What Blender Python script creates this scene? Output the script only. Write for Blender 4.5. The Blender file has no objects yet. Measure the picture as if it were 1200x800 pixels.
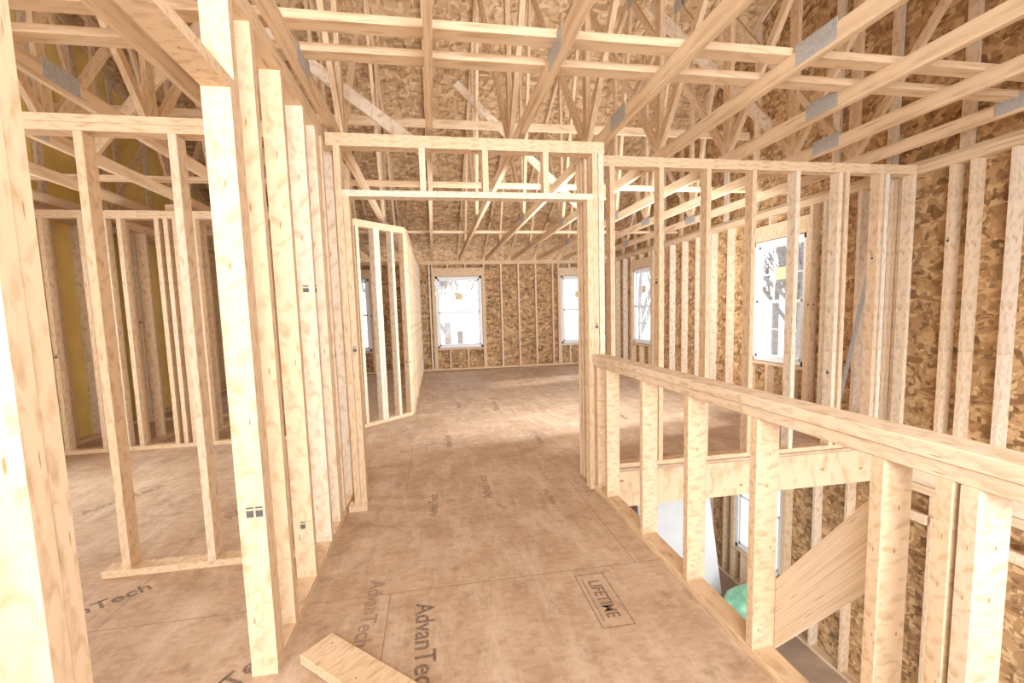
import bpy, math, random, bmesh
from mathutils import Vector, Matrix
random.seed(7)
scene=bpy.context.scene
V=Vector
# ------------------------------------------------------------ materials
def newmat(name):
    m=bpy.data.materials.new(name); m.use_nodes=True
    nt=m.node_tree; b=nt.nodes['Principled BSDF']
    return m,nt,b
def N(nt,t,**kw):
    n=nt.nodes.new(t)
    for k,v in kw.items(): setattr(n,k,v)
    return n
def ramp(nt,stops):
    r=N(nt,'ShaderNodeValToRGB'); e=r.color_ramp.elements
    while len(e)<len(stops): e.new(0.5)
    for el,(p,c) in zip(e,stops):
        el.position=p; el.color=(c[0],c[1],c[2],1)
    return r
def mix(nt,mode,fac,a,b):
    n=N(nt,'ShaderNodeMix',data_type='RGBA',blend_type=mode)
    L=nt.links
    for idx,val in ((0,fac),(6,a),(7,b)):
        if hasattr(val,'links'): L.new(val,n.inputs[idx])
        else: n.inputs[idx].default_value=val if idx==0 else (*val,1)
    return n.outputs[2]
def lumber(name,light,dark,warm):
    m,nt,b=newmat(name); L=nt.links
    uv=N(nt,'ShaderNodeUVMap')
    mp=N(nt,'ShaderNodeMapping'); mp.inputs['Scale'].default_value=(1.6,34,1)
    L.new(uv.outputs[0],mp.inputs[0])
    n1=N(nt,'ShaderNodeTexNoise'); n1.inputs['Scale'].default_value=1; n1.inputs['Detail'].default_value=4
    n1.inputs['Distortion'].default_value=.6
    L.new(mp.outputs[0],n1.inputs[0])
    r=ramp(nt,[(.3,dark),(.5,light),(.75,[min(1,c*1.05) for c in light])])
    L.new(n1.outputs[0],r.inputs[0])
    mp2=N(nt,'ShaderNodeMapping'); mp2.inputs['Scale'].default_value=(2.6,13,1)
    L.new(uv.outputs[0],mp2.inputs[0])
    vo=N(nt,'ShaderNodeTexVoronoi'); vo.inputs['Scale'].default_value=1
    L.new(mp2.outputs[0],vo.inputs[0])
    kr=ramp(nt,[(0,(1,1,1)),(.07,(.8,.8,.8)),(.11,(0,0,0))]); L.new(vo.outputs['Distance'],kr.inputs[0])
    at=N(nt,'ShaderNodeAttribute',attribute_name='tint')
    c1=mix(nt,'MIX',kr.outputs[0],r.outputs[0],(.44,.23,.10))
    sep=N(nt,'ShaderNodeSeparateColor'); L.new(at.outputs['Color'],sep.inputs[0])
    c2=mix(nt,'MULTIPLY',sep.outputs[0],c1,warm)
    L.new(c2,b.inputs['Base Color']); b.inputs['Roughness'].default_value=.75
    b.inputs['Specular IOR Level'].default_value=.2
    bp=N(nt,'ShaderNodeBump'); bp.inputs['Strength'].default_value=.15; bp.inputs['Distance'].default_value=.003
    L.new(n1.outputs[0],bp.inputs['Height']); L.new(bp.outputs[0],b.inputs['Normal'])
    return m
M_L=lumber('pine_lumber',(.83,.705,.56),(.62,.475,.325),(.91,.79,.65))
def osb(name,cols,scale=1,dark=.4):
    m,nt,b=newmat(name); L=nt.links
    tc=N(nt,'ShaderNodeTexCoord')
    nz=N(nt,'ShaderNodeTexNoise'); nz.inputs['Scale'].default_value=9*scale; nz.inputs['Detail'].default_value=2
    L.new(tc.outputs['Object'],nz.inputs[0])
    vm=N(nt,'ShaderNodeVectorMath',operation='MULTIPLY_ADD')
    L.new(nz.outputs['Color'],vm.inputs[0]); vm.inputs[1].default_value=(.07,.07,.07); L.new(tc.outputs['Object'],vm.inputs[2])
    outs=[]
    for rot,sc in (((.5,.3,.6),(38,13,20)),((-.7,.9,-.5),(12,34,26)),((.2,-.8,1.3),(26,15,40))):
        mp=N(nt,'ShaderNodeMapping'); mp.inputs['Rotation'].default_value=rot
        mp.inputs['Scale'].default_value=[s*scale for s in sc]
        L.new(vm.outputs[0],mp.inputs[0])
        vo=N(nt,'ShaderNodeTexVoronoi'); vo.inputs['Scale'].default_value=1
        L.new(mp.outputs[0],vo.inputs[0]); s=N(nt,'ShaderNodeSeparateColor'); L.new(vo.outputs['Color'],s.inputs[0])
        outs.append(s)
    r1=ramp(nt,[(0,cols[0]),(.35,cols[1]),(.7,cols[2]),(1,cols[3])]); L.new(outs[0].outputs[0],r1.inputs[0])
    r2=ramp(nt,[(0,cols[1]),(.4,cols[2]),(.8,cols[3]),(1,cols[0])]); L.new(outs[1].outputs[0],r2.inputs[0])
    st=ramp(nt,[(.5,(0,0,0)),(.55,(1,1,1))]); L.new(outs[2].outputs[1],st.inputs[0])
    c=mix(nt,'MIX',st.outputs[0],r1.outputs[0],r2.outputs[0])
    dk=ramp(nt,[(.82,(0,0,0)),(.88,(dark,)*3)]); L.new(outs[1].outputs[2],dk.inputs[0])
    c=mix(nt,'MIX',dk.outputs[0],c,[q*.6 for q in cols[0]])
    L.new(c,b.inputs['Base Color']); b.inputs['Roughness'].default_value=.65
    b.inputs['Specular IOR Level'].default_value=.25
    return m
M_OSB=osb('osb_wall_sheathing',[(.21,.105,.045),(.38,.215,.095),(.50,.30,.14),(.67,.45,.235)],.78,.55)
M_DECK=osb('osb_roof_deck',[(.34,.195,.095),(.52,.32,.165),(.62,.41,.225),(.77,.57,.35)],.72,.45)
def plain(name,col,rough=.6,metal=0,noise=0,nscale=8):
    m,nt,b=newmat(name); L=nt.links
    b.inputs['Roughness'].default_value=rough; b.inputs['Metallic'].default_value=metal
    if noise:
        tc=N(nt,'ShaderNodeTexCoord'); nz=N(nt,'ShaderNodeTexNoise'); nz.inputs['Scale'].default_value=nscale
        nz.inputs['Detail'].default_value=5
        L.new(tc.outputs['Object'],nz.inputs[0])
        r=ramp(nt,[(.3,[c*(1-noise) for c in col]),(.7,[min(1,c*(1+noise)) for c in col])])
        L.new(nz.outputs[0],r.inputs[0]); L.new(r.outputs[0],b.inputs['Base Color'])
    else: b.inputs['Base Color'].default_value=(*col,1)
    return m
M_YEL=plain('yellow_sheathing',(.90,.67,.22),.6,0,.12,3)
M_ZINC=plain('galvanised_steel',(.46,.46,.45),.5,.3,.15,60)
M_VINYL=plain('white_vinyl',(.85,.86,.88),.4,0,.02)
M_STICK=plain('sticker_paper',(.85,.70,.40),.6,0,.1,40)
M_INK=plain('stamp_ink',(.22,.15,.10),.8,0,.6,90)
M_INK2=plain('faded_stamp_ink',(.34,.23,.155),.8,0,.4,90)
M_LABEL=plain('printed_label',(.10,.09,.08),.6,0,.6,300)
M_GYP=plain('gypsum_board',(.86,.88,.90),.7,0,.03)
M_GREEN=plain('green_plastic',(.25,.60,.38),.35,0,.25,10)
M_CARD=plain('cardboard',(.30,.17,.10),.8,0,.15)
M_CONC=plain('lower_floor_board',(.50,.36,.26),.8,0,.2,3)
M_BARK=plain('bark',(.33,.30,.28),.9,0,.3,12)
M_SNOW=plain('pale_ground',(.50,.47,.44),.9,0,.2,.4)
def glass():
    m,nt,b=newmat('window_glass'); L=nt.links
    nt.nodes.remove(b); o=nt.nodes['Material Output']
    t=N(nt,'ShaderNodeBsdfTransparent'); g=N(nt,'ShaderNodeBsdfGlossy'); g.inputs['Roughness'].default_value=.02
    mx=N(nt,'ShaderNodeMixShader'); mx.inputs[0].default_value=.05
    L.new(t.outputs[0],mx.inputs[1]); L.new(g.outputs[0],mx.inputs[2]); L.new(mx.outputs[0],o.inputs[0])
    return m
M_GLASS=glass()
def floor_mat():
    m,nt,b=newmat('subfloor_panel'); L=nt.links
    tc=N(nt,'ShaderNodeTexCoord')
    nz=N(nt,'ShaderNodeTexNoise'); nz.inputs['Scale'].default_value=1.6; nz.inputs['Detail'].default_value=7; nz.inputs['Roughness'].default_value=.7
    L.new(tc.outputs['Object'],nz.inputs[0])
    r=ramp(nt,[(.32,(.46,.305,.195)),(.5,(.57,.40,.27)),(.68,(.68,.50,.36))]); L.new(nz.outputs[0],r.inputs[0])
    mp=N(nt,'ShaderNodeMapping'); mp.inputs['Scale'].default_value=(16,34,1); mp.inputs['Rotation'].default_value=(0,0,.5)
    L.new(tc.outputs['Object'],mp.inputs[0])
    vo=N(nt,'ShaderNodeTexVoronoi'); vo.inputs['Scale'].default_value=1.6; L.new(mp.outputs[0],vo.inputs[0])
    s=N(nt,'ShaderNodeSeparateColor'); L.new(vo.outputs['Color'],s.inputs[0])
    fr=ramp(nt,[(0,(.80,.77,.74)),(1,(1.0,1.0,1.0))]); L.new(s.outputs[0],fr.inputs[0])
    c=mix(nt,'MULTIPLY',.8,r.outputs[0],fr.outputs[0])
    md=N(nt,'ShaderNodeMapping'); md.inputs['Scale'].default_value=(5,1.4,1); L.new(tc.outputs['Object'],md.inputs[0])
    n3=N(nt,'ShaderNodeTexNoise'); n3.inputs['Scale'].default_value=1.5; n3.inputs['Detail'].default_value=8; n3.inputs['Roughness'].default_value=.75
    L.new(md.outputs[0],n3.inputs[0]); dr=ramp(nt,[(.48,(0,0,0)),(.72,(.7,.7,.7))]); L.new(n3.outputs[0],dr.inputs[0])
    c=mix(nt,'MIX',dr.outputs[0],c,(.78,.65,.51))
    n4=N(nt,'ShaderNodeTexNoise'); n4.inputs['Scale'].default_value=7; n4.inputs['Detail'].default_value=9; n4.inputs['Roughness'].default_value=.72
    L.new(tc.outputs['Object'],n4.inputs[0]); d4=ramp(nt,[(.54,(0,0,0)),(.69,(.6,.6,.6))]); L.new(n4.outputs[0],d4.inputs[0])
    c=mix(nt,'MIX',d4.outputs[0],c,(.28,.17,.105))
    mb=N(nt,'ShaderNodeMapping'); mb.inputs['Location'].default_value=(.25,.35,0)
    L.new(tc.outputs['Object'],mb.inputs[0])
    bk=N(nt,'ShaderNodeTexBrick'); bk.inputs['Scale'].default_value=1; bk.inputs['Brick Width'].default_value=2.44
    bk.inputs['Row Height'].default_value=1.22; bk.inputs['Mortar Size'].default_value=.0025; bk.inputs['Mortar Smooth'].default_value=.3
    L.new(mb.outputs[0],bk.inputs[0])
    c2=mix(nt,'MIX',bk.outputs['Fac'],c,(.30,.20,.13))
    L.new(c2,b.inputs['Base Color']); b.inputs['Roughness'].default_value=.62; b.inputs['Specular IOR Level'].default_value=.3
    return m
M_FLOOR=floor_mat()

# ------------------------------------------------------------ geometry builder
class G:
    def __init__(s): s.v=[];s.f=[];s.uv=[];s.t=[];s.m=[];s.mats=[]
    def mi(s,m):
        if m not in s.mats: s.mats.append(m)
        return s.mats.index(m)
    def beam(s,p0,p1,w,h,up=(0,0,1),mat=None,jit=.0015):
        mat=mat or M_L
        p0=V(p0);p1=V(p1)
        j=V((random.uniform(-jit,jit),random.uniform(-jit,jit),0)); p0=p0+j; p1=p1+j
        a=(p1-p0); Ln=a.length; a=a/Ln
        u=V(up); u=(u-a*u.dot(a)).normalized(); sd=a.cross(u)
        c=[(-1,-1),(1,-1),(1,1),(-1,1)]
        b=len(s.v)
        for p in (p0,p1):
            for x,y in c: s.v.append(p+sd*(x*w/2)+u*(y*h/2))
        ou=random.uniform(0,200); ov=random.uniform(0,200); t=random.random(); k=s.mi(mat)
        per=[0,w,w+h,2*w+h,2*w+2*h]
        for i in range(4):
            n=(i+1)%4
            s.f.append((b+i,b+n,b+4+n,b+4+i))
            s.uv.append([(ou,ov+per[i]),(ou,ov+per[i+1]),(ou+Ln,ov+per[i+1]),(ou+Ln,ov+per[i])])
            s.t.append(t); s.m.append(k)
        for f in ((b+3,b+2,b+1,b),(b+4,b+5,b+6,b+7)):
            s.f.append(f); s.uv.append([(ou,ov),(ou+.02,ov),(ou+.02,ov+h),(ou,ov+h)]); s.t.append(t); s.m.append(k)
    def box(s,lo,hi,mat):
        lo=V(lo);hi=V(hi); c=(lo+hi)/2
        s.beam((lo.x,c.y,c.z),(hi.x,c.y,c.z),hi.y-lo.y,hi.z-lo.z,(0,0,1),mat,0)
    def prism(s,pts,off,mat):
        b=len(s.v); n=len(pts); off=V(off)
        for p in pts: s.v.append(V(p))
        for p in pts: s.v.append(V(p)+off)
        k=s.mi(mat); t=random.random(); ou=random.uniform(0,50)
        fs=[tuple(range(b,b+n)),tuple(range(b+2*n-1,b+n-1,-1))]+[(b+i,b+n+i,b+n+(i+1)%n,b+(i+1)%n) for i in range(n)]
        for f in fs:
            s.f.append(f); s.uv.append([((s.v[i].x+s.v[i].y)+ou,s.v[i].z) for i in f]); s.t.append(t); s.m.append(k)
    def obj(s,name,bevel=.0025):
        me=bpy.data.meshes.new(name); me.from_pydata([tuple(v) for v in s.v],[],s.f)
        for m in s.mats: me.materials.append(m)
        uvl=me.uv_layers.new(name='UVMap'); ca=me.color_attributes.new('tint','FLOAT_COLOR','CORNER')
        li=0
        for fi,f in enumerate(s.f):
            for j in range(len(f)):
                uvl.data[li].uv=s.uv[fi][j]; ca.data[li].color=(s.t[fi],)*3+(1,); li+=1
        me.polygons.foreach_set('material_index',s.m); me.update()
        bm=bmesh.new(); bm.from_mesh(me); bmesh.ops.recalc_face_normals(bm,faces=bm.faces); bm.to_mesh(me); bm.free()
        o=bpy.data.objects.new(name,me); scene.collection.objects.link(o)
        if bevel:
            md=o.modifiers.new('bevel','BEVEL'); md.width=bevel; md.segments=1; md.limit_method='ANGLE'
        return o
T=.038; D=.089
def grade(g,c,n,d,t):
    """small printed grade mark on the faces of a stud"""
    z=random.uniform(.25,1.9)
    w=.03 if random.random()<.5 else .022
    for ax,o in ((n,t/2+.0008),(n,-t/2-.0008),(d,T/2+.0008),(d,-T/2-.0008)):
        if random.random()<.5: continue
        p=c+ax*o+V((0,0,z)); other=d if ax==n else n
        g.beam(p-other*w/2,p+other*w/2,.022,.0008,ax,M_LABEL,0)
        q=p+V((0,0,.022))
        g.beam(q-other*w/2,q+other*w/2,.006,.0008,ax,M_LABEL,0)
def wall(g,a,b,z0=0,z1=2.46,t=D,ops=(),off=.019,sp=.4064,extra=(),sheath=None,sside=1,mat=None,top2=True,skip_bottom=False,ends=True,sz0=None,sz1=None):
    a=V((*a,0));b=V((*b,0)); L=(b-a).length; d=(b-a)/L; n=V((-d.y,d.x,0))
    def P(s,z): return a+d*s+V((0,0,z))
    def vert(s,za,zb): 
        if zb-za>.02: g.beam(P(s,za),P(s,zb),T,t,n,mat)
        if z0==0 and zb-za>2 and random.random()<.3: grade(g,P(s,0),n,d,t)
    def hor(s0,s1,z):
        if s1-s0>.03: g.beam(P(s0,z),P(s1,z),t,T,(0,0,1),mat)
    ztop=z1-(2*T if top2 else T)
    hor(0,L,z1-T/2)
    if top2: hor(0,L,z1-1.5*T)
    cur=0
    if not skip_bottom:
        for o in sorted(ops):
            if o[2]<=z0+.01: hor(cur,o[0],z0+T/2); cur=o[1]
        hor(cur,L,z0+T/2)
    zb0=z0 if skip_bottom else z0+T
    ss=[]; s=off
    while s<L-.03: ss.append(s); s+=sp
    if ends: ss+= [T/2,L-T/2]
    ss+=list(extra)
    used=[]
    for o in ops:
        s0,s1,zb,zt=o
        win=zb>z0+.01
        for q in (s0-T/2,s1+T/2): vert(q,zb0,zt); used.append(q)
        for q in (s0-1.5*T,s1+1.5*T): vert(q,zb0,ztop); used.append(q)
        if win:
            hor(s0,s1,zb-T/2)
            g.beam(P(s0-T,zt+.095),P(s1+T,zt+.095),t*.98,.185,(0,0,1),mat); hz=zt+.1875
        else:
            hor(s0-T,s1+T,zt+T/2); hz=zt+T
        for q in ss:
            if s0-T<q<s1+T:
                vert(q,hz,ztop)
                if win: vert(q,zb0,zb-T)
    for q in ss:
        if any(o[0]-T<=q<=o[1]+T for o in ops): continue
        if any(abs(q-u)<T*.95 for u in used): continue
        used.append(q); vert(q,zb0,ztop)
    if sheath:
        th=.012; oc=n*sside*(t/2+th/2); sm=sheath
        za=z0 if sz0 is None else sz0; zb_=z1 if sz1 is None else sz1
        def panel(s0,s1,q0,q1):
            if s1-s0<.005 or q1-q0<.005: return
            g.beam(P(s0,(q0+q1)/2)+oc,P(s1,(q0+q1)/2)+oc,th,q1-q0,(0,0,1),sm,0)
        cur=-.1
        for o in sorted(ops):
            panel(cur,o[0],za,zb_); panel(o[0],o[1],za,o[2]); panel(o[0],o[1],o[3],zb_); cur=o[1]
        panel(cur,L+.1,za,zb_)
XR=4.25; XL=-3.85; YF=10.5; YB=-3.2

# floors
g=G()
g.box((XL-.1,YB,-.022),(1.20,YF+.1,0),M_FLOOR)
g.box((1.20,3.40,-.022),(XR+.1,YF+.1,0),M_FLOOR)
g.box((1.20,YB,-.022),(XR+.1,-.6,0),M_FLOOR)
g.obj('floor',0)
g=G()
g.beam((1.2,3.42,-.175),(XR-.05,3.42,-.175),.04,.30,(0,0,1),M_L)
g.beam((1.2,3.465,-.175),(XR-.05,3.465,-.175),.04,.30,(0,0,1),M_L)
g.beam((1.18,-.6,-.175),(1.18,3.38,-.175),.04,.30,(0,0,1),M_L)
g.beam((1.2,-.62,-.175),(XR-.05,-.62,-.175),.04,.30,(0,0,1),M_L)
y=3.85
while y<10.4:
    g.beam((1.2,y,-.17),(XR-.05,y,-.17),.04,.29,(0,0,1),M_L); y+=.406
g.obj('floor_joists')
g=G(); g.box((XL-.1,YB,-2.80),(XR+.1,YF+.1,-2.752),M_CONC); g.obj('floor_lower',0)

# exterior right wall
g=G()
opsR=[(4.60-YB,5.50-YB,.56,2.10),(8.35-YB,9.20-YB,.56,2.10)]
wall(g,(XR,YB),(XR,YF),ops=opsR,off=.25,sheath=M_OSB,sside=-1,t=.1,extra=[3.60-YB,3.64-YB,3.0-YB])
g.obj('wall_right')
g=G()
wall(g,(XR,YB),(XR,YF),z0=-2.75,z1=-.33,ops=[(4.85-YB,5.75-YB,-2.2,-.65)],off=.25,sheath=M_OSB,sside=-1,sz1=0,t=.1)
g.beam((XR-.03,YB,-.165),(XR-.03,YF,-.165),.038,.32,(0,0,1),M_L)
y=-.5
while y<3.4:
    g.beam((XR-.07,y,-.62),(XR-.07,y+.37,-.62),T,D,(0,0,1)); y+=.406
g.obj('wall_right_lower')
# far wall
g=G()
opsF=[(-2.25-XL,-1.35-XL,.50,2.10),(.08-XL,1.13-XL,.50,2.12),(3.0-XL,3.9-XL,.50,2.10)]
wall(g,(XL,YF),(XR-.06,YF),ops=opsF,off=.15,sheath=M_OSB,sside=1,mat=M_L,t=.1)
g.obj('wall_far')
g=G()
wall(g,(XL,YF),(XR-.06,YF),z0=-2.75,z1=-.33,ops=[(2.2-XL,3.4-XL,-2,-.7)],off=.15,sheath=M_OSB,sside=1,sz1=0)
g.obj('wall_far_lower')
# left exterior
g=G()
wall(g,(XL,YB),(XL,YF-.06),ops=[(0.2-YB,1.4-YB,.6,2.1),(3.3-YB,4.3-YB,.6,2.1),(7.8-YB,8.8-YB,.5,2.1)],off=.15,sheath=M_YEL,sside=1,t=.1)
g.obj('wall_left')
# corridor left wall
LX=-.660
g=G()
wall(g,(LX,-2.2),(LX,3.95),ops=[(.86+2.2,1.685+2.2,0,2.05)],off=.1,sp=50,
     extra=[y+2.2 for y in (-1.8,-1.4,-1.0,-.6,-.2,.2,.60,1.93,2.27,2.62,2.87,2.91,3.02,3.30,3.70)],ends=True)
for k in (0,1):
    g.box((LX-.018+k*.03,1.684,.60),(LX+.006+k*.03,1.686,.625),M_LABEL)
    g.box((LX-.018+k*.03,1.684,.632),(LX+.006+k*.03,1.686,.638),M_LABEL)
g.obj('wall_corridor_left')
# header doorway wall
g=G()
YD=3.10
wall(g,(LX+.055,YD),(1.20,YD),z1=2.425,ops=[(.12,1.68,0,2.045)],off=.58,sp=.4064,ends=False,extra=[1.78])
g.obj('wall_doorway')
g=G()
for y in (3.20,3.28,3.36):
    g.beam((1.145,y,.0),(1.145,y,2.38),T,D,(1,0,0))
g.beam((1.145,3.15,2.40),(1.145,3.46,2.40),D,T,(0,0,1)); g.beam((1.145,3.15,2.44),(1.145,3.50,2.44),D,T,(0,0,1))
g.obj('wall_doorway_return')
# stairwell far wall
g=G()
wall(g,(1.2,3.46),(XR-.06,3.46),off=.204,extra=[2.30,2.70])
g.obj('wall_stairwell')
# half wall guard
HX=1.145
g=G()
g.beam((HX,-.5,T/2),(HX,3.06,T/2),D,T)
for y in (2.98,2.82,2.30,1.85,1.41,.955,.80,.75,.3,-.2):
    g.beam((HX,y,T),(HX,y,.904),T,D,(1,0,0))
g.beam((HX,.60,.923),(HX,3.05,.923),D,T); g.beam((HX-.0,.60,.961),(HX,3.05,.961),D*1.15,T)
g.prism([(HX+.046,1.44,.24),(HX+.046,.98,.84),(HX+.046,.98,.56),(HX+.046,1.44,-.03)],(.018,0,0),M_L)
g.obj('half_wall_guard')
# left room partitions
g=G()
yc=2.57
g.beam((-1.72,yc,T/2),(LX-.05,yc,T/2),D,T)
for z in (2.215,2.254): g.beam((-3.78,yc,z),(LX-.05,yc,z),D,T)
for x in (-1.60,-1.20,-.85): g.beam((x,yc,T),(x,yc,2.196),T,D,(0,1,0))
for x in (-3.3,-2.9): g.beam((x,yc,0),(x,yc,2.196),T,D,(0,1,0))
g.obj('wall_left_room')
g=G()
wall(g,(-3.78,5.15),(-1.02,5.15),z1=2.38,off=.15,sp=.33,extra=[.52,.60,.68,1.22,1.30,1.9,2.0,2.3,2.55,2.6]); g.obj('wall_left_room_rear')
g=G()
wall(g,(-2.55,5.2),(-2.55,10.4),off=.2,mat=M_L); g.obj('wall_bath_partition')
g=G()
wall(g,(-3.78,6.6),(-1.3,6.6),off=.1,sp=.35); g.obj('wall_bath_rear')
g=G()
wall(g,(-3.0,5.2),(-3.0,6.55),off=.3,z1=2.3,sp=.35); g.obj('wall_closet')
# far left corridor walls
g=G()
wall(g,(-.33,6.05),(-.29,10.44),z1=2.38,off=.06,extra=[1.0,2.2,2.26,3.4]); g.obj('wall_far_room_left')
g=G()
wall(g,(-1.02,5.28),(-.33,5.99),z1=2.38,off=.21,sp=9,ends=True,extra=[.27,.52,.56,.78])
g.obj('wall_angled')
# ------------------------------------------------------------ roof
RY=3.55; SL=.43; ZT=2.74
def rz(y): return ZT+SL*(YF+.05-y) if y>=RY else ZT+SL*(YF+.05-(2*RY-y))
tc_=[0]
splice=[3.0,2.6,3.4,2.75,3.35,2.45,3.1,2.2,2.9,2.0,2.6,3.2,2.4,3]
def truss(x):
    g=G(); i=tc_[0]; tc_[0]+=1
    m=M_L
    g.beam((x,-3.45,2.505),(x,10.55,2.505),T,D,(0,0,1),m)
    e=11.1
    g.beam((x,e,rz(e)),(x,RY,rz(RY)),T,D,(0,0,1),m)
    g.beam((x,2*RY-e,rz(e)),(x,RY,rz(RY)),T,D,(0,0,1),m)
    g.beam((x,10.53,2.55),(x,10.53,rz(10.53)-.04),T,D*.8,(0,1,0),m)
    sh=[0,.25,-.2,.15][i%4]
    W=[(8.3,9.4),(8.3,7.3),(6.1,7.3),(6.1,5.4),(RY,5.4),(6.1,6.1)]
    for yb,yt in W:
        for sgn in (1,-1):
            b_=RY+sgn*(yb-RY)+(sh if yb!=RY else 0); t_=RY+sgn*(yt-RY)+(sh if yb==yt else 0)
            if sgn==-1 and yb==yt: continue
            g.beam((x,b_,2.55),(x,t_,rz(t_)-.05),T*.95,.064,(0,1,0),m)
    g.beam((x,RY,2.55),(x,RY,rz(RY)-.05),T*.95,.089,(0,1,0),m)
    for yb in (8.3+sh,6.1+sh,splice[i%14],1.0+sh):
        for sx in (-1,1):
            xx=x+sx*(T/2+.0015)
            g.box((xx-.001,yb-.12,2.475),(xx+.001,yb+.12,2.575),M_ZINC)
    for yt in (9.4,7.3,5.4,RY,1.7,-.2):
        for sx in (-1,1):
            xx=x+sx*(T/2+.0015)
            g.box((xx-.001,yt-.08,rz(yt)-.12),(xx+.001,yt+.08,rz(yt)+.03),M_ZINC)
    g.obj('roof_truss')
x=-.58-.61*5
while x<4.0:
    truss(x); x+=.61
g=G()
g.beam((-3.8,2.20,2.57),(4.2,2.20,2.57),D,T,(0,0,1)); g.beam((-3.8,2.44,2.57),(4.2,2.44,2.57),D,T,(0,0,1))
g.beam((-3.8,4.7,2.57),(4.2,4.7,2.57),D,T); g.beam((-3.8,7.4,2.57),(4.2,7.4,2.57),D,T)
g.beam((-3.8,5.6,3.5),(4.2,5.6,3.5),T,D)
g.beam((-1.3,3.7,3.5),(.05,3.7,2.5),D,T,(0,1,0)); g.beam((1.9,3.8,3.8),(3.4,3.8,2.6),D,T,(0,1,0))
g.beam((2.0,5.9,2.6),(.4,5.9,4.1),D,T,(0,1,0)); g.beam((-2.6,4.2,2.6),(-1.2,4.2,4.2),D,T,(0,1,0))
g.obj('truss_bracing')
g=G()
for sg in (1,-1):
    e=RY+sg*(11.15-RY); n=.052
    g.prism([(XL-.3,e,rz(e)+n),(XR+.3,e,rz(e)+n),(XR+.3,RY,rz(RY)+n),(XL-.3,RY,rz(RY)+n)],(0,0,.014),M_DECK)
g.obj('roof_deck',0)
# gable ends
def gable(x,mat,name,inner):
    g=G()
    g.prism([(x,-3.45,2.46),(x,10.55,2.46),(x,10.55,rz(10.55)+.03),(x,RY,rz(RY)+.03),(x,-3.45,rz(-3.45)+.03)],(.012,0,0),mat)
    xi=x+inner
    g.beam((xi,-3.4,2.49),(xi,10.5,2.49),T,T,(0,0,1)); 
    g.beam((xi,11,rz(11)),(xi,RY,rz(RY)),T,D); g.beam((xi,2*RY-11,rz(11)),(xi,RY,rz(RY)),T,D)
    y=-3.0
    while y<10.4:
        if rz(y)-.06-2.5>.1: g.beam((xi,y,2.51),(xi,y,rz(y)-.05),T,D,(0,1,0))
        y+=.61
    g.obj(name)
gable(XR+.05,M_OSB,'wall_gable_right',-.025)
gable(XL-.062,M_YEL,'wall_gable_left',.035)

# ------------------------------------------------------------ windows
wn=[0]
def window(c,width,zb,zt,axis,inward):
    wn[0]+=1
    g=G(); a=V(axis); n=V(inward); c=V(c)
    def bar(s0,z0,s1,z1,w,dep,off=0,mat=M_VINYL):
        p0=c+a*s0+V((0,0,z0))+n*off; p1=c+a*s1+V((0,0,z1))+n*off
        g.beam(p0,p1,w,dep,n,mat,0)
    h=width/2-.008; f=.05; b_=zb+.006; t_=zt-.006
    bar(-h,b_+f/2,h,b_+f/2,f,.09); bar(-h,t_-f/2,h,t_-f/2,f,.09)
    bar(-h+f/2,b_,-h+f/2,t_,f,.09); bar(h-f/2,b_,h-f/2,t_,f,.09)
    mid=(zb+zt)/2
    for lo,hi,of in ((b_+f,mid+.02,.015),(mid-.02,t_-f,-.015)):
        s=.035; i=h-f
        bar(-i,lo+s/2,i,lo+s/2,s,.03,of); bar(-i,hi-s/2,i,hi-s/2,s,.03,of)
        bar(-i+s/2,lo,-i+s/2,hi,s,.03,of); bar(i-s/2,lo,i-s/2,hi,s,.03,of)
        for k in (-1,1): bar(k*i/3,lo+s,k*i/3,hi-s,.016,.012,of)
        bar(-i+s,(lo+hi)/2,i-s,(lo+hi)/2,.016,.012,of)
        p0=c+a*(-i+s)+V((0,0,(lo+hi)/2))+n*of; p1=c+a*(i-s)+V((0,0,(lo+hi)/2))+n*of
        g.beam(p0,p1,hi-lo-2*s,.004,n,M_GLASS,0)
    p=c+V((0,0,mid+(zt-mid)*.45))+n*.0
    g.beam(p-a*.085,p+a*.085,.15,.004,n,M_STICK,0)
    g.obj('window_%d'%wn[0],.002)
X_=(1,0,0);Y_=(0,1,0)
window((XR+.02,5.05,0),.90,.56,2.10,Y_,(-1,0,0))
window((XR+.02,8.775,0),.85,.56,2.10,Y_,(-1,0,0))
window((XR+.02,5.30,0),.90,-2.2,-.65,Y_,(-1,0,0))
window((.605,YF+.02,0),1.05,.50,2.12,X_,(0,-1,0))
window((3.45,YF+.02,0),.90,.50,2.10,X_,(0,-1,0))
window((-1.80,YF+.02,0),.90,.50,2.10,X_,(0,-1,0))
window((XL-.02,.8,0),1.2,.6,2.1,Y_,(1,0,0))
window((XL-.02,3.8,0),1.0,.6,2.1,Y_,(1,0,0))  # unseen window, added to let light into the left room
window((XL-.02,8.3,0),1.0,.5,2.1,Y_,(1,0,0))

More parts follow.
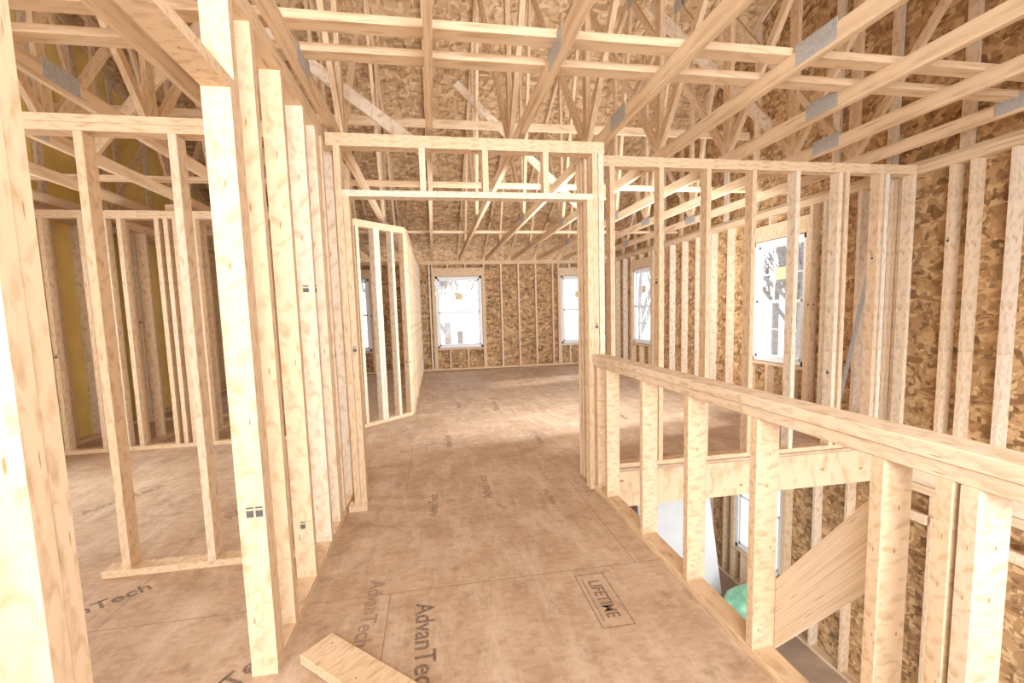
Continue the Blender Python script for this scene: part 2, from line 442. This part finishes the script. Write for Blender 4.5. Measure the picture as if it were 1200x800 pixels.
# ------------------------------------------------------------ props
g=G()
g.beam((-.50,1.76,.024),(-.05,1.34,.024),.14,.038,(0,0,1),M_L,0); g.obj('lumber_offcut')
g=G()
g.beam((4.12,3.54,2.66),(4.12,4.05,.10),.035,.02,(1,0,0),M_ZINC,0)
g.beam((4.12,3.54,2.66),(4.12,3.50,2.72),.035,.02,(1,0,0),M_ZINC,0)
g.obj('metal_wall_brace')
g=G()
for k in range(3):
    y=5.75+.02*k
    g.prism([(2.75,y-.25,-2.75),(3.85,y-.25,-2.75),(3.85,y+.12,-1.25),(2.75,y+.12,-1.25)],(0,.013,0),M_GYP)
g.obj('drywall_sheets',.001)
g=G(); g.box((3.52,4.70,-2.75),(4.12,5.22,-2.70),M_CARD); g.box((3.50,4.68,-2.702),(4.14,5.24,-2.688),M_CARD); g.obj('cardboard_box')
bm=bmesh.new(); bmesh.ops.create_uvsphere(bm,u_segments=40,v_segments=24,radius=1)
for v in bm.verts:
    p=v.co.copy(); ang=math.atan2(p.y,p.x)
    r=1+.05*math.sin(7*ang+3*p.z)+.04*math.sin(11*ang-5*p.z)
    v.co=V((p.x*.27*r,p.y*.25*r,p.z*.19))
    if p.z>.8:
        k=(p.z-.8)/.2; v.co.x*=1-.5*k; v.co.y*=1-.5*k; v.co.z+=.09*k
    if p.z<-.6: v.co.z=max(v.co.z,-.14)
me=bpy.data.meshes.new('green_bag'); bm.to_mesh(me); bm.free(); me.materials.append(M_GREEN)
for p in me.polygons: p.use_smooth=True
o=bpy.data.objects.new('green_plastic_bag',me); o.location=(3.83,4.96,-2.547); scene.collection.objects.link(o)

def stamp(txt,x,y,ang,size,mat=M_INK,sx=1):
    cu=bpy.data.curves.new('stamp','FONT'); cu.body=txt; cu.size=size; cu.align_x='CENTER'; cu.align_y='CENTER'
    cu.offset=size*.012; cu.extrude=.0003
    cu.materials.append(mat)
    o=bpy.data.objects.new('floor_stamp',cu); o.location=(x,y,.0012); o.rotation_euler=(0,0,math.radians(ang)); o.scale=(sx,1,1)
    scene.collection.objects.link(o)
    return o
stamp('LIFETIME',.70,1.85,-90,.082,sx=.85)
g=G()
for (x0,y0,x1,y1) in ((.63,1.66,.63,2.04),(.77,1.66,.77,2.04),(.63,1.66,.77,1.66),(.63,2.04,.77,2.04),(.652,1.70,.652,2.0)):
    g.beam((x0,y0,.0010),(x1,y1,.0010),.006,.0012,(0,0,1),M_INK2,0)
g.obj('floor_stamp_frame',0)
stamp('AdvanTech',-.09,1.72,-89,.115)
stamp('AdvanTech',-.33,1.98,-92,.10,M_INK2)
stamp('AdvanTech',-.80,1.62,60,.12)
stamp('AdvanTech',-1.62,2.25,40,.11)
stamp('AdvanTech',-2.3,3.7,60,.12,M_INK2)
stamp('AdvanTech',-1.3,3.4,70,.12,M_INK2)
for (x,y,a,s) in ((.33,3.3,90,.1),(.1,4.6,90,.1),(1.0,4.5,88,.12),(.8,6.2,90,.12),(-.05,3.05,90,.08),(2.2,5.2,90,.12),(.3,6.4,90,.1),(2.6,7.0,90,.12),(.75,3.0,90,.06)):
    stamp('AdvanTech',x,y,a,s,M_INK2)
# ------------------------------------------------------------ outside
g=G(); g.box((-60,-60,-3.1),(60,60,-3.0),M_SNOW); g.obj('ground',0)
def tree(x,y,h,r):
    g=G(); random.seed(int(x*7+y*13))
    def br(p,d,l,rr,dep):
        q=p+d*l
        g.beam(p,q,rr*2,rr*2,(0.3,1,0.2),M_BARK,0)
        if dep:
            for k in range(3):
                nd=(d+V((random.uniform(-.8,.8),random.uniform(-.8,.8),random.uniform(-.1,.5)))).normalized()
                br(p+d*l*random.uniform(.5,1),nd,l*.62,rr*.55,dep-1)
    br(V((x,y,-3)),V((0,0,1)),h*.5,r,4)
    g.obj('bare_tree',0)
for i,(x,y) in enumerate(((-1,22),(1.5,26),(3,20),(6,24),(9,19),(-4,24),(18,17.5),(21,20.5),(18,20),(24,21),(20,24),(-7,22),(4.5,30),(17,26),(0.3,33),(0.6,19),(22,25),(-2.5,29),(2.2,36),(26,28),(19,21.5))):
    tree(x,y,9+i%4,.12+.02*(i%3))

# ------------------------------------------------------------ light
w=bpy.data.worlds.new('sky'); scene.world=w; w.use_nodes=True
nt=w.node_tree; bg=nt.nodes['Background']
bg.inputs[0].default_value=(.91,.955,1,1); bg.inputs[1].default_value=2.0
def area(name,loc,target,sx,sy,e,col=(1,1,1)):
    l=bpy.data.lights.new(name,'AREA'); l.shape='RECTANGLE'; l.size=sx; l.size_y=sy; l.energy=e; l.color=col
    o=bpy.data.objects.new(name,l); o.location=loc
    o.rotation_euler=(V(target)-V(loc)).to_track_quat('-Z','Y').to_euler(); scene.collection.objects.link(o)
C=(.93,.97,1)
area('fill_behind_camera',(.3,-2.9,1.8),(.4,5,2.0),3.5,2,85,C)  # added fill from behind the camera, stands for no actual lamp
area('fill_roof',(.3,-1.0,1.9),(.5,6.0,5.0),1.6,1.2,90,C)  # added fill tipped upward to brighten trusses and roof deck
area('fill_left_room',(-2.3,-1.8,1.9),(-2.0,5,1.6),2,1.5,60,C)  # unseen area lamp, added to lift the left rooms
area('fill_lower_level',(2.8,.4,-.9),(3.2,4.5,-2.4),1.5,1.2,60,C)  # invented fill below the floor, brightens the lower level
area('fill_far_room',(2.0,4.2,1.3),(1.2,9.0,2.6),2.6,1.4,120,C)  # added fill facing away from the camera, brightens the far room
area('fill_left_window',(XL-.5,3.8,1.6),(0,4.0,1.3),1.2,1.5,110,C)  # area lamp added outside the left window to imitate daylight
s=bpy.data.lights.new('sun','SUN'); s.energy=3.0; s.angle=.12; s.color=(1,.96,.90)
o=bpy.data.objects.new('sun',s); o.rotation_euler=V((-1,-.25,-.62)).to_track_quat('-Z','Y').to_euler(); scene.collection.objects.link(o)

# ------------------------------------------------------------ camera
cam=bpy.data.cameras.new('camera'); co=bpy.data.objects.new('camera',cam); scene.collection.objects.link(co)
cam.sensor_width=36; cam.lens=16.0; cam.clip_start=.02; cam.shift_y=16/1200
yaw,pitch,roll=math.radians(9.7),math.radians(5.5),math.radians(1.6)
R=Matrix.Rotation(-yaw,4,'Z')@Matrix.Rotation(math.pi/2-pitch,4,'X')@Matrix.Rotation(-roll,4,'Z')
co.matrix_world=Matrix.Translation((0,0,1.3))@R
scene.camera=co
scene.view_settings.view_transform='Standard'
scene.view_settings.exposure=.48
scene.view_settings.gamma=1.04
